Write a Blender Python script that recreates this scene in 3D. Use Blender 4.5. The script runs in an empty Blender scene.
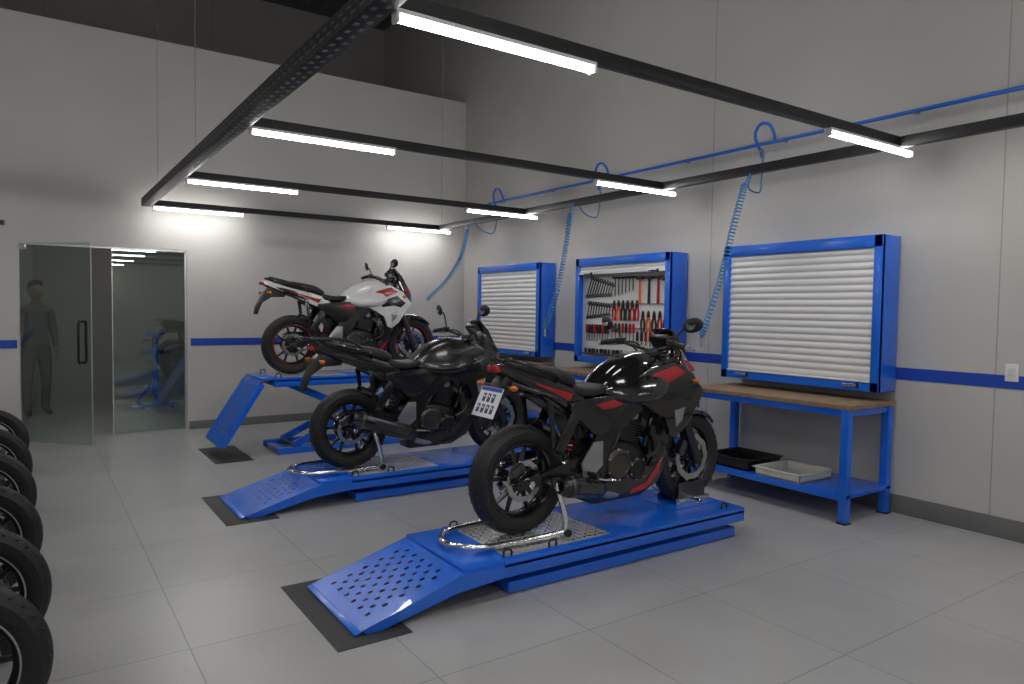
import bpy, bmesh, math, random
from math import sin, cos, pi, radians
from mathutils import Vector, Matrix
random.seed(4)
S = bpy.context.scene
try:
    S.view_settings.view_transform = 'Standard'
except Exception:
    pass
COL = S.collection

# ------------------------------------------------------------ materials
def P(name, col, rough=.5, metal=0., coat=0., var=.08, scale=6., bump=0., bscale=60., emis=None, es=0.):
    m = bpy.data.materials.new(name); m.use_nodes = True
    nt = m.node_tree; b = nt.nodes['Principled BSDF']
    b.inputs['Roughness'].default_value = rough
    b.inputs['Metallic'].default_value = metal
    if coat: b.inputs['Coat Weight'].default_value = coat
    tc = nt.nodes.new('ShaderNodeTexCoord')
    n = nt.nodes.new('ShaderNodeTexNoise'); n.inputs['Scale'].default_value = scale
    n.inputs['Detail'].default_value = 4
    r = nt.nodes.new('ShaderNodeValToRGB')
    r.color_ramp.elements[0].position = .3; r.color_ramp.elements[1].position = .7
    r.color_ramp.elements[0].color = tuple(c*(1-var) for c in col)+(1,)
    r.color_ramp.elements[1].color = tuple(min(1, c*(1+var)) for c in col)+(1,)
    nt.links.new(tc.outputs['Object'], n.inputs['Vector'])
    nt.links.new(n.outputs['Fac'], r.inputs['Fac'])
    nt.links.new(r.outputs['Color'], b.inputs['Base Color'])
    if bump:
        n2 = nt.nodes.new('ShaderNodeTexNoise'); n2.inputs['Scale'].default_value = bscale
        bp = nt.nodes.new('ShaderNodeBump'); bp.inputs['Strength'].default_value = bump
        bp.inputs['Distance'].default_value = .01
        nt.links.new(tc.outputs['Object'], n2.inputs['Vector'])
        nt.links.new(n2.outputs['Fac'], bp.inputs['Height'])
        nt.links.new(bp.outputs['Normal'], b.inputs['Normal'])
    if emis:
        b.inputs['Emission Color'].default_value = emis+(1,)
        b.inputs['Emission Strength'].default_value = es
    return m

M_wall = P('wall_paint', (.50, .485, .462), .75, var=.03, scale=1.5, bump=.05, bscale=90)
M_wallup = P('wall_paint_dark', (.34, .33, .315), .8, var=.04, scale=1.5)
M_blue = P('blue_enamel', (.008, .135, .72), .26, coat=.4, var=.05)
M_bluewall = P('blue_stripe_paint', (.008, .055, .40), .5, var=.04)
M_black = P('black_plastic', (.011, .011, .012), .38)
M_blackg = P('black_gloss_paint', (.007, .007, .008), .12, coat=1.)
M_blackm = P('satin_black_paint', (.010, .010, .011), .26, coat=.4)
M_grey = P('dark_grey_metal', (.10, .10, .105), .3, .8)
M_engd = P('engine_black_metal', (.022, .022, .024), .32, .4)
M_tray = P('black_steel_tray', (.014, .014, .015), .5, .2)
M_lip = P('tray_slot_edge', (.11, .11, .112), .5, .3)
M_rub = P('tyre_rubber', (.011, .011, .011), .58, bump=.3, bscale=120)
M_seat = P('seat_vinyl', (.013, .013, .013), .5, bump=.2, bscale=200)
M_alu = P('cast_aluminium', (.60, .60, .61), .30, .7)
M_silver = P('silver_paint', (.38, .38, .40), .3, .7)
M_steel = P('chrome_steel', (.82, .82, .83), .12, 1.)
M_disc = P('brake_disc_steel', (.55, .55, .55), .25, 1.)
M_red = P('red_paint', (.40, .006, .014), .2, coat=.7)
M_white = P('white_paint', (.74, .74, .74), .22, coat=.5, var=.02)
M_slat = P('shutter_white', (.72, .72, .73), .4, var=.02)
M_panel = P('tool_panel_white', (.74, .74, .72), .5, var=.03)
M_wood = P('plywood_top', (.25, .165, .095), .5, var=.25, scale=14, bump=.1)
M_base = P('grey_skirting', (.15, .15, .15), .5)
M_seam = P('wall_joint', (.33, .325, .315), .7)
M_amber = P('amber_lens', (.6, .16, .02), .2)
M_lensr = P('tail_lens', (.4, .01, .01), .15, coat=.5)
M_lamp = P('headlamp_lens', (.35, .37, .4), .08, .6)
M_plate = P('plate_white', (.75, .76, .78), .4)
M_platet = P('plate_text', (.03, .04, .12), .5)
M_orange = P('orange_grip', (.75, .12, .02), .45)
M_hose = P('blue_hose', (.01, .22, .55), .35)
M_pipe = P('blue_pipe', (.01, .13, .58), .4)
M_mirror = P('mirror_glass', (.7, .72, .75), .03, 1., var=.01)
M_skin = P('skin', (.30, .18, .13), .55)
M_hair = P('hair', (.02, .015, .012), .6)
M_goldm = P('bronze_cover', (.075, .065, .055), .33, .6)
M_cream = P('cream_plastic', (.6, .6, .56), .5)
M_led = P('led_diffuser', (.9, .9, .9), .5, emis=(1., .99, .97), es=48.)
M_fill = P('fill_panel_diffuser', (.9, .9, .9), .5, emis=(1., .985, .96), es=11.)  # glow of the added overhead fill panels
M_ledb = P('back_room_diffuser', (.9, .9, .9), .5, emis=(1., .985, .96), es=7.)
M_mat = P('floor_steel_mat', (.045, .045, .045), .5, .4, bump=.5, bscale=80)
M_ceil = P('corrugated_roof', (.13, .13, .13), .6, .3)
M_cable = P('steel_cable', (.3, .3, .3), .4, .8)

def floor_mat():
    m = bpy.data.materials.new('floor_tiles'); m.use_nodes = True
    nt = m.node_tree; b = nt.nodes['Principled BSDF']
    tc = nt.nodes.new('ShaderNodeTexCoord')
    mp = nt.nodes.new('ShaderNodeMapping'); mp.inputs['Location'].default_value = (.24, .71, 0)
    br = nt.nodes.new('ShaderNodeTexBrick'); br.offset = 0; br.squash = 1
    br.inputs['Scale'].default_value = 1
    br.inputs['Brick Width'].default_value = .8; br.inputs['Row Height'].default_value = .8
    br.inputs['Mortar Size'].default_value = .0035; br.inputs['Mortar Smooth'].default_value = .1
    br.inputs['Color1'].default_value = (.38, .38, .378, 1); br.inputs['Color2'].default_value = (.41, .41, .407, 1)
    br.inputs['Mortar'].default_value = (.25, .25, .25, 1)
    n = nt.nodes.new('ShaderNodeTexNoise'); n.inputs['Scale'].default_value = 2.2; n.inputs['Detail'].default_value = 7
    mx = nt.nodes.new('ShaderNodeMixRGB'); mx.blend_type = 'MULTIPLY'; mx.inputs[0].default_value = .6
    rp = nt.nodes.new('ShaderNodeValToRGB')
    rp.color_ramp.elements[0].position = .3; rp.color_ramp.elements[0].color = (.82, .82, .82, 1)
    rp.color_ramp.elements[1].position = .7; rp.color_ramp.elements[1].color = (1, 1, 1, 1)
    L = nt.links.new
    L(tc.outputs['Object'], mp.inputs['Vector']); L(mp.outputs['Vector'], br.inputs['Vector'])
    L(tc.outputs['Object'], n.inputs['Vector']); L(n.outputs['Fac'], rp.inputs['Fac'])
    L(br.outputs['Color'], mx.inputs[1]); L(rp.outputs['Color'], mx.inputs[2])
    L(mx.outputs['Color'], b.inputs['Base Color'])
    b.inputs['Roughness'].default_value = .29
    bp = nt.nodes.new('ShaderNodeBump'); bp.inputs['Strength'].default_value = .3; bp.inputs['Distance'].default_value = .002
    bp.invert = True
    L(br.outputs['Fac'], bp.inputs['Height']); L(bp.outputs['Normal'], b.inputs['Normal'])
    return m
M_floor = floor_mat()

def glass_mat():
    m = bpy.data.materials.new('door_glass'); m.use_nodes = True
    nt = m.node_tree; nt.nodes.clear()
    o = nt.nodes.new('ShaderNodeOutputMaterial')
    t = nt.nodes.new('ShaderNodeBsdfTransparent'); t.inputs[0].default_value = (.84, .89, .86, 1)
    g = nt.nodes.new('ShaderNodeBsdfGlossy'); g.inputs['Roughness'].default_value = .01
    g.inputs[0].default_value = (.9, 1, .95, 1)
    f = nt.nodes.new('ShaderNodeLayerWeight'); f.inputs['Blend'].default_value = .5
    pw = nt.nodes.new('ShaderNodeMath'); pw.operation = 'POWER'; pw.inputs[1].default_value = 4.
    ad = nt.nodes.new('ShaderNodeMath'); ad.operation = 'MULTIPLY_ADD'; ad.inputs[1].default_value = .8; ad.inputs[2].default_value = .09
    x = nt.nodes.new('ShaderNodeMixShader')
    nt.links.new(f.outputs['Facing'], pw.inputs[0]); nt.links.new(pw.outputs[0], ad.inputs[0])
    nt.links.new(ad.outputs[0], x.inputs[0]); nt.links.new(t.outputs[0], x.inputs[1]); nt.links.new(g.outputs[0], x.inputs[2])
    nt.links.new(x.outputs[0], o.inputs[0])
    return m
M_glass = glass_mat()

# ------------------------------------------------------------ mesh builder
def cat(Pt, n, closed=False):
    Pt = [tuple(p) for p in Pt]
    if n <= 1: return Pt
    out = []; N = len(Pt)
    rng = N if closed else N-1
    for i in range(rng):
        if closed:
            p0, p1, p2, p3 = Pt[i-1], Pt[i], Pt[(i+1) % N], Pt[(i+2) % N]
        else:
            p1, p2 = Pt[i], Pt[i+1]
            p0 = Pt[i-1] if i > 0 else p1
            p3 = Pt[i+2] if i+2 < N else p2
        for k in range(n):
            t = k/n
            out.append(tuple(.5*((2*b)+(-a+c)*t+(2*a-5*b+4*c-d)*t*t+(-a+3*b-3*c+d)*t**3) for a, b, c, d in zip(p0, p1, p2, p3)))
    if not closed: out.append(Pt[-1])
    return out

def frame(ax):
    ax = Vector(ax).normalized()
    up = Vector((0, 0, 1)) if abs(ax.z) < .9 else Vector((1, 0, 0))
    u = ax.cross(up).normalized(); v = u.cross(ax).normalized()
    return ax, u, v

class MB:
    def __init__(s): s.v = []; s.f = []; s.m = []; s.mats = []
    def mi(s, mat):
        if mat not in s.mats: s.mats.append(mat)
        return s.mats.index(mat)
    def add(s, vs, fs, mat, M=None):
        o = len(s.v); k = s.mi(mat)
        for p in vs:
            p = Vector(p)
            if M is not None: p = M @ p
            s.v.append(tuple(p))
        for f in fs: s.f.append(tuple(i+o for i in f)); s.m.append(k)
    def frombm(s, bm, mat, M=None):
        bm.verts.ensure_lookup_table()
        for i, v in enumerate(bm.verts): v.index = i
        s.add([v.co.copy() for v in bm.verts], [[v.index for v in f.verts] for f in bm.faces], mat, M)
        bm.free()
    def box(s, c, d, mat, R=None, bev=0, M=None):
        T = Matrix.Translation(Vector(c))
        if R is not None: T = T @ R.to_4x4()
        if M is not None: T = M @ T
        if bev <= 0:
            x, y, z = d[0]/2, d[1]/2, d[2]/2
            vs = [(-x, -y, -z), (x, -y, -z), (x, y, -z), (-x, y, -z), (-x, -y, z), (x, -y, z), (x, y, z), (-x, y, z)]
            s.add(vs, [(0, 3, 2, 1), (4, 5, 6, 7), (0, 1, 5, 4), (1, 2, 6, 5), (2, 3, 7, 6), (3, 0, 4, 7)], mat, T)
            return
        bm = bmesh.new(); bmesh.ops.create_cube(bm, size=1)
        for v in bm.verts: v.co = Vector((v.co.x*d[0], v.co.y*d[1], v.co.z*d[2]))
        bmesh.ops.bevel(bm, geom=list(bm.edges), offset=min(bev, min(d)*.45), segments=2, affect='EDGES', profile=.6)
        s.frombm(bm, mat, T)
    def loft(s, rings, mat, cap=True, closed=False, M=None):
        n = len(rings[0]); vs = [p for r in rings for p in r]; fs = []
        R = len(rings)
        for i in range(R if closed else R-1):
            for j in range(n):
                a = i*n+j; b = i*n+(j+1) % n; i2 = (i+1) % R
                fs.append((a, b, i2*n+(j+1) % n, i2*n+j))
        if cap and not closed:
            fs.append(tuple(range(n))[::-1]); fs.append(tuple((R-1)*n+j for j in range(n)))
        s.add(vs, fs, mat, M)
    def lathe(s, prof, o, ax, mat, seg=24, closed=False, cap=True, M=None, wob=None):
        ax, u, v = frame(ax); o = Vector(o); rings = []
        for (r, h) in prof:
            ring = []
            for k in range(seg):
                a = 2*pi*k/seg
                rr = r if wob is None else r*(1+wob[1]*cos(wob[0]*a))
                ring.append(o+ax*h+u*(rr*cos(a))+v*(rr*sin(a)))
            rings.append(ring)
        s.loft(rings, mat, cap=cap, closed=closed, M=M)
    def cyl(s, p0, p1, r0, mat, r1=None, seg=14, M=None):
        p0 = Vector(p0); p1 = Vector(p1); L = (p1-p0).length
        if L < 1e-6: return
        r1 = r0 if r1 is None else r1
        b = min(r0, r1, L)*.18
        s.lathe([(max(r0-b, 1e-4), 0), (r0, b), (r1, L-b), (max(r1-b, 1e-4), L)], p0, p1-p0, mat, seg, M=M)
    def tube(s, pts, r, mat, n=5, seg=8, closed=False, M=None, flat=1.0):
        if len(pts[0]) == 3: pts = [tuple(p)+(r,) for p in pts]
        pp = cat(pts, n, closed); N = len(pp); V = [Vector(p[:3]) for p in pp]
        rings = []; u = None
        for i in range(N):
            if closed: t = V[(i+1) % N]-V[i-1]
            else: t = V[min(i+1, N-1)]-V[max(i-1, 0)]
            if t.length < 1e-9: t = Vector((0, 0, 1))
            t.normalize()
            if u is None: _, u, _ = frame(t)
            u = (u-t*u.dot(t)).normalized(); w = t.cross(u)
            rr = max(pp[i][3], 2e-4)
            rings.append([V[i]+u*(rr*cos(2*pi*k/seg))+w*(rr*flat*sin(2*pi*k/seg)) for k in range(seg)])
        s.loft(rings, mat, closed=closed, M=M)
    def sup(s, st, mat, n=5, seg=24, M=None):
        # stations x,z0,z1,hw,e,k,yc
        st = [tuple(t)+(2.6, 0., 0.)[len(t)-4:] if len(t) < 7 else tuple(t) for t in st]
        rings = []
        for (x, z0, z1, hw, e, k, yc) in cat(st, n):
            hw = max(hw, .002); zc = (z0+z1)/2; hz = max((z1-z0)/2, .002); ring = []
            for j in range(seg):
                a = 2*pi*j/seg; c = cos(a); q = sin(a)
                yy = hw*math.copysign(abs(c)**(2/e), c); zz = math.copysign(abs(q)**(2/e), q)
                ring.append(Vector((x, yc+yy*(1+k*zz), zc+hz*zz)))
            rings.append(ring)
        s.loft(rings, mat, M=M)
    def prism(s, pts, y0, y1, mat, bev=0, M=None):
        bm = bmesh.new(); a = [bm.verts.new((p[0], y0, p[1])) for p in pts]; b = [bm.verts.new((p[0], y1, p[1])) for p in pts]
        n = len(pts); bm.faces.new(a); bm.faces.new(b[::-1])
        for i in range(n): bm.faces.new((a[i], b[i], b[(i+1) % n], a[(i+1) % n]))
        if bev: bmesh.ops.bevel(bm, geom=list(bm.edges), offset=bev, segments=2, affect='EDGES', profile=.6, clamp_overlap=True)
        s.frombm(bm, mat, M)
    def ell(s, c, d, mat, seg=16, R=None):
        rings = []; c = Vector(c)
        for i in range(1, 10):
            t = pi*i/10
            ring = [Vector((d[0]*sin(t)*cos(2*pi*k/seg), d[1]*sin(t)*sin(2*pi*k/seg), d[2]*cos(t))) for k in range(seg)]
            rings.append([c+(R @ p if R is not None else p) for p in ring])
        s.loft(rings, mat)
    def squash(s, f):
        s.v = [((.35+(x-.35)*f) if (x < .35 and z > .53) else x, y, z) for x, y, z in s.v]
    def build(s, name, parent=None, ang=35):
        me = bpy.data.meshes.new(name); me.from_pydata(s.v, [], s.f)
        for m in s.mats: me.materials.append(m)
        me.polygons.foreach_set('material_index', s.m)
        bm = bmesh.new(); bm.from_mesh(me); bmesh.ops.recalc_face_normals(bm, faces=bm.faces); bm.to_mesh(me); bm.free()
        me.polygons.foreach_set('use_smooth', [True]*len(me.polygons))
        try: me.set_sharp_from_angle(angle=radians(ang))
        except Exception: pass
        me.update()
        o = bpy.data.objects.new(name, me); COL.objects.link(o)
        if parent: o.parent = parent
        return o

def empty(name, loc=(0, 0, 0), rot=(0, 0, 0), sc=1):
    e = bpy.data.objects.new(name, None); e.empty_display_size = .1
    e.location = loc; e.rotation_euler = rot; e.scale = (sc,)*3
    COL.objects.link(e); return e
def RY(a): return Matrix.Rotation(a, 3, 'Y')
def RX(a): return Matrix.Rotation(a, 3, 'X')
def RZ(a): return Matrix.Rotation(a, 3, 'Z')

# ------------------------------------------------------------ camera
F = 707.0
d1 = Vector((-482, -38, F)).normalized()
d2 = Vector((1038, -17, F)); d2 = (d2-d1*d2.dot(d1)).normalized()
up = d2.cross(d1)
right = Vector((d2.x, d1.x, up.x)); down = Vector((d2.y, d1.y, up.y)); fwd = Vector((d2.z, d1.z, up.z))
cam = bpy.data.cameras.new('camera'); co = bpy.data.objects.new('camera', cam); COL.objects.link(co)
Mx = Matrix((right, -down, -fwd)).transposed().to_4x4(); Mx.translation = Vector((0, 0, 1.5))
co.matrix_world = Mx
cam.sensor_width = 36; cam.lens = F/1024*36; cam.clip_start = .05
S.camera = co

# ------------------------------------------------------------ room
XW = 5.45; YB = 9.3; YR = 12.3; ZC = 6.6; XL = -4.2; YF = -4.2
def slab(name, lo, hi, mat):
    b = MB(); c = [(a+d)/2 for a, d in zip(lo, hi)]; d = [d-a for a, d in zip(lo, hi)]
    b.box(c, d, mat); return b.build(name)
slab('floor', (XL-.2, YF-.2, -.15), (XW+.2, YR+.2, 0), M_floor)
slab('wall_right', (XW, YF-.2, 0), (XW+.2, YR+.2, ZC), M_wall)
slab('wall_left', (XL-.2, YF-.2, 0), (XL, YR+.2, ZC), M_wall)
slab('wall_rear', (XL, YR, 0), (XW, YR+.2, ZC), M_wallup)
slab('wall_front', (XL, YF-.2, 0), (XW, YF, ZC), M_wall)
DX0, DX1, DH = -.10, 1.57, 2.17
b = MB(); ZP = 4.6
for lo, hi in (((XL, 0), (DX0, ZP)), ((DX1, 0), (XW, ZP)), ((DX0, DH), (DX1, ZP))):
    b.box(((lo[0]+hi[0])/2, YB+.075, (lo[1]+hi[1])/2), (hi[0]-lo[0], .15, hi[1]-lo[1]), M_wall)
b.build('wall_back')
# ceiling corrugated
b = MB(); vs = []; fs = []; n = int((XW-XL)/.075)
for i in range(n+1):
    x = XL+(XW-XL)*i/n; z = ZC+(.05 if (i//2) % 2 else 0)
    vs += [(x, YF, z), (x, YR, z)]
for i in range(n): fs.append((2*i, 2*i+2, 2*i+3, 2*i+1))
b.add(vs, fs, M_ceil); b.box(((XL+XW)/2, (YF+YR)/2, ZC+.12), (XW-XL+.4, YR-YF+.4, .1), M_ceil)
b.build('ceiling', ang=10)
# skirting
b = MB(); b.box((XW-.008, (YF+YB)/2, .07), (.016, YB-YF, .14), M_base, bev=.003); b.build('baseboard_right')
b = MB(); b.box((DX1/2+XW/2, YB-.008, .05), (XW-DX1-.04, .016, .10), M_base, bev=.003)
b.box((XL/2+DX0/2, YB-.008, .05), (DX0-XL, .016, .10), M_base, bev=.003); b.build('baseboard_back')
b = MB(); b.box((XW-.002, (YF+YB)/2, 1.065), (.004, YB-YF, .09), M_bluewall); b.build('trim_1')
b = MB(); b.box((DX1/2+XW/2+.02, YB-.002, 1.065), (XW-DX1-.04, .004, .09), M_bluewall)
b.box((XL/2+DX0/2, YB-.002, 1.065), (DX0-XL-.04, .004, .09), M_bluewall); b.build('trim_2')
b = MB()
for y in (2.12, 4.6): b.box((XW-.0005, y, ZC/2), (.003, .007, ZC), M_seam)
b.build('trim_3')

# glass door
def leaf(name, p, ang, w, handle):
    e = empty(name, p, (0, 0, ang))
    b = MB(); b.box((w/2, 0, DH/2), (w-.01, .01, DH-.03), M_glass); b.build('glass_pane', e)
    b = MB()
    for z in (.06, DH-.06): b.box((.04, 0, z), (.09, .03, .05), M_steel, bev=.004)
    b.box((w-.004, 0, DH/2), (.006, .012, DH-.03), M_alu)
    if handle:
        for yy in (-.05, .05):
            b.tube([(w-.12, yy*.1, 1.32), (w-.12, yy, 1.31), (w-.12, yy, 1.1), (w-.12, yy, .9), (w-.12, yy*.1, .89)], .014, M_black, n=3)
    b.build('hardware', e)
leaf('door_1', (DX0+.01, YB-.01, 0), radians(-46), .9, True)
b = MB(); b.box(((.78+DX1)/2, YB+.05, DH/2), (DX1-.78, .01, DH-.02), M_glass)
b.box((.785, YB+.05, DH/2), (.008, .012, DH-.02), M_alu)
b.build('door_2')
b = MB()
b.box(((DX0+DX1)/2, YB+.05, DH-.01), (DX1-DX0, .05, .025), M_alu)
b.box((DX1-.010, YB+.05, DH/2), (.020, .05, DH), M_alu); b.box((DX0+.005, YB+.05, DH/2), (.01, .05, DH), M_alu)
b.build('door_frame')

# ------------------------------------------------------------ suspended lights
h = 1.12; ZT = 1.5+h
def light_frame(xl, xr, ys, y0, y1, name, hang):
    e = empty(name)
    b = MB()
    b.box((xl, (y0+y1)/2, ZT+.045), (.10, y1-y0, .085), M_tray, bev=.003)
    b.box((xr, (y0+y1)/2, ZT+.045), (.06, y1-y0, .07), M_tray, bev=.003)
    yy = y0+.05
    while yy < y1-.05:
        for xx in (xl-.0505, xl+.0505):
            b.box((xx, yy, ZT+.06), (.0015, .045, .008), M_lip); b.box((xx, yy+.045, ZT+.03), (.0015, .045, .008), M_lip)
        b.box((xl-.02, yy, ZT+.002), (.02, .030, .0015), M_lip); b.box((xl+.02, yy+.045, ZT+.002), (.02, .030, .0015), M_lip)
        yy += .09
    for y in ys: b.box(((xl+xr)/2, y, ZT+.05), (xr-xl, .055, .06), M_tray, bev=.003)
    b.build('steel_trays', e)
    b = MB()
    for y in ys:
        for a, c in ((xl+.06, xl+1.06), (xr-.82, xr+.17)):
            b.box(((a+c)/2, y, ZT+.012), (c-a, .05, .02), M_white, bev=.003)
            for q in (a+.008, c-.008): b.box((q, y, ZT-.012), (.016, .048, .035), M_white, bev=.004)
            rings = []
            for q in (a+.016, c-.016):
                rings.append([Vector((q, y+.021*cos(t), ZT-.006+.020*sin(t))) for t in [pi+pi*k/8 for k in range(9)]])
            b.loft(rings, M_led)
    b.build('led_tubes', e)
    b = MB()
    for x, y in hang: b.cyl((x, y, ZT+.08), (x, y, ZC+.05), .003, M_cable, seg=6)
    b.build('suspension_cables', e)
light_frame(1.10, 4.85, (2.53, 4.68, 6.87, 8.98), 1.4, 9.0, 'suspended_light_frame', [(1.24, 6.87), (1.22, 8.98), (4.83, 8.9), (4.85, 1.5), (1.1, 2.0)])
light_frame(1.10, 4.85, (-3.4, -1.3, .85), -3.6, .9, 'suspended_light_frame', [(1.1, -3.4), (4.85, -3.4), (1.1, .8), (4.85, .8)])
light_frame(-3.7, -1.2, (-1.3, 1.5, 4.3, 7.1), -3.6, 8.0, 'suspended_light_frame', [(x, y) for x in (-3.7, -1.2) for y in (-1.3, 7.1)])  # unseen frame, added to light the left side with the parked bikes
for x in (-1.6, 2.8):  # unseen fill panels, added to brighten the upper walls and floor
    for y in (-2.2, 1.6, 5.4):
        b = MB(); b.box((x, y, 6.30), (1.26, .66, .05), M_white, bev=.006); b.box((x, y, 6.272), (1.2, .6, .012), M_fill)
        for q in (-.5, .5): b.cyl((x+q, y, 6.3), (x+q, y, ZC+.05), .004, M_cable, seg=6)
        b.build('added_fill_panel')
b = MB(); b.box((1.2, 10.9, 3.0), (2.4, .2, .04), M_white, bev=.005); b.box((1.2, 10.9, 2.975), (2.3, .14, .014), M_ledb)
for q in (.2, 2.2): b.cyl((q, 10.9, 3.), (q, 10.9, ZC+.05), .004, M_cable, seg=6)
b.build('back_room_light')

# ------------------------------------------------------------ compressed air
b = MB(); px = XW-.045
b.cyl((px, -3, 3.01), (px, 8.6, 3.01), .015, M_pipe, seg=10)
DY = (1.85, 3.95, 6.1, 8.25)
yy = -2.8
while yy < 8.5:
    b.box((XW-.023, yy, 3.01), (.044, .03, .04), M_cable, bev=.004); yy += 1.1
for y in DY:
    b.tube([(px, y-.06, 3.01), (px-.03, y-.07, 3.08), (px-.05, y-.03, 3.16), (px-.06, y+.05, 3.17), (px-.06, y+.10, 3.09), (px-.05, y+.07, 2.98), (px-.05, y+.03, 2.93)], .014, M_pipe, n=6)
    b.cyl((px-.05, y+.03, 2.95), (px-.05, y+.02, 2.87), .02, M_steel, seg=10)
    b.box((px-.075, y+.02, 2.9), (.03, .012, .05), M_pipe, bev=.003)
b.build('compressed_air_pipe')
def coil(name, y, pts):
    b = MB()
    s0 = Vector((px-.05, y+.02, 2.868)); e0 = Vector(pts[0])
    b.tube([s0, (px-.06, y+.02, 2.7), (px-.14, y-.02, 2.56), (px-.32, y-.04, 2.58), (e0.x+.06, e0.y-.02, e0.z+.10), e0], .007, M_hose, n=8, seg=6)
    c = [Vector(p) for p in cat(pts, 60)]
    turns = 46; N = turns*10; out = []
    for i in range(N+1):
        f = i/N*(len(c)-1); k = min(int(f), len(c)-2); p = c[k].lerp(c[k+1], f-k)
        t = (c[k+1]-c[k]).normalized(); _, u, v = frame(t); a = i/10*2*pi
        rr = .026*min(1, i/12, (N-i)/12)
        out.append(tuple(p+u*rr*cos(a)+v*rr*sin(a)))
    b.tube(out, .0055, M_hose, n=1, seg=5)
    L = c[-1]; b.cyl(L, L+Vector((0, 0, -.09)), .012, M_steel, seg=8)
    b.build(name)
coil('coiled_air_hose', 3.95, [(4.80, 3.72, 2.56), (4.86, 3.88, 2.2), (4.95, 4.08, 1.75), (5.05, 4.35, 1.28)])
coil('coiled_air_hose', 6.1, [(4.78, 5.95, 2.56), (4.78, 6.02, 2.15), (4.80, 6.18, 1.7), (4.85, 6.45, 1.3)])
coil('coiled_air_hose', 8.25, [(4.76, 8.05, 2.56), (4.72, 8.15, 2.2), (4.6, 8.3, 1.9), (4.40, 8.5, 1.62)])

# ------------------------------------------------------------ tool cabinets
PD = .17
def tools(e, y0, y1, z0, z1):
    b = MB(); X = XW-PD-.01
    def MT(y, z, a=0): # local x-> image right (-y), z->up, y-> toward wall
        return Matrix.Translation((X, y, z)) @ Matrix(((0, 1, 0), (-1, 0, 0), (0, 0, 1))).to_4x4() @ Matrix.Rotation(a, 4, 'Y')
    def wrench(y, z, L, a, m=M_grey):
        M = MT(y, z, a)
        b.box((0, -.006, 0), (.012*L/.2+.006, .006, L), m, M=M, bev=.002)
        b.lathe([(.010, 0), (.021, 0), (.021, .008), (.010, .008)], (0, -.010, -L/2-.01), (0, 1, 0), m, 14, closed=True, M=M)
        b.prism([(-.022, L/2+.03), (-.026, L/2), (-.008, L/2-.02), (.008, L/2-.02), (.026, L/2), (.022, L/2+.03), (.010, L/2+.03), (.010, L/2+.006), (-.010, L/2+.006), (-.010, L/2+.03)], -.010, -.002, m, M=M)
    def driver(y, z, L, m):
        M = MT(y, z); b.cyl((0, -.015, 0), (0, -.015, .10), .016, m, r1=.013, seg=8, M=M)
        b.cyl((0, -.015, -L), (0, -.015, 0), .005, M_grey, seg=6, M=M)
    def pliers(y, z, m):
        M = MT(y, z)
        for q in (-1, 1):
            b.tube([(q*.005, -.01, 0), (q*.022, -.01, -.04), (q*.026, -.01, -.09), (q*.018, -.01, -.15)], .010, m, n=3, seg=6, M=M)
        b.prism([(-.022, 0), (-.014, .05), (-.003, .07), (.003, .07), (.014, .05), (.022, 0), (0, -.018)], -.016, -.004, M_black, bev=.002, M=M)
    def hammer(y, z, m):
        M = MT(y, z); b.cyl((0, -.02, -.26), (0, -.02, 0), .015, m, r1=.011, seg=8, M=M)
        b.box((0, -.02, .01), (.11, .03, .034), M_black, bev=.006, M=M)
    def tee(y, z, L):
        M = MT(y, z); b.cyl((-.045, -.018, 0), (.045, -.018, 0), .011, M_black, seg=8, M=M); b.cyl((0, -.018, -L), (0, -.018, 0), .007, M_grey, seg=6, M=M)
    W = y1-y0
    for i in range(10): wrench(y1-.10-i*.042, z1-.17-.004*i, .21-.012*i, radians(22))
    for i in range(9): wrench(y1-.09-i*.044, z1-.43, .15-.008*i, radians(12), M_black if i % 2 else M_grey)
    for i in range(9): driver(y1-.08-i*.044, z1-.69, .09, M_black if i % 3 else M_red)
    for i in range(6): tee(y1-.54-i*.055, z1-.08, .20-.012*i)
    for i, m in enumerate((M_red, M_orange, M_black, M_black, M_red, M_red)): pliers(y1-.52-i*.070, z1-.39, m)
    for i, m in enumerate((M_red, M_black, M_black, M_red, M_black, M_red, M_red)): driver(y1-.50-i*.055, z1-.67, .12, m)
    hammer(y1-.92, z1-.10, M_orange); hammer(y1-1.05, z1-.10, M_black); hammer(y1-1.18, z1-.10, M_red); hammer(y1-1.29, z1-.12, M_black)
    for i, m in enumerate((M_black, M_orange, M_black, M_red, M_black)): pliers(y1-.96-i*.08, z1-.50, m)
    for i, m in enumerate((M_black, M_black, M_red, M_red, M_black, M_red, M_black)): driver(y1-.89-i*.062, z1-.75, .07, m)
    for z in (z1-.06, z1-.36, z1-.62): b.box((X-.004, (y0+y1)/2, z), (.010, W-.10, .012), M_cable, bev=.002)
    for i in range(19): b.cyl((X-.03, y1-.08-i*.066, z0+.07), (X-.03, y1-.08-i*.066, z0+.12), .014+.005*(i % 3), M_grey if i % 4 else M_black, seg=10)
    b.box((X-.03, (y0+y1)/2, z0+.06), (.06, W-.10, .012), M_grey)
    b.build('hand_tools', e)

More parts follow.
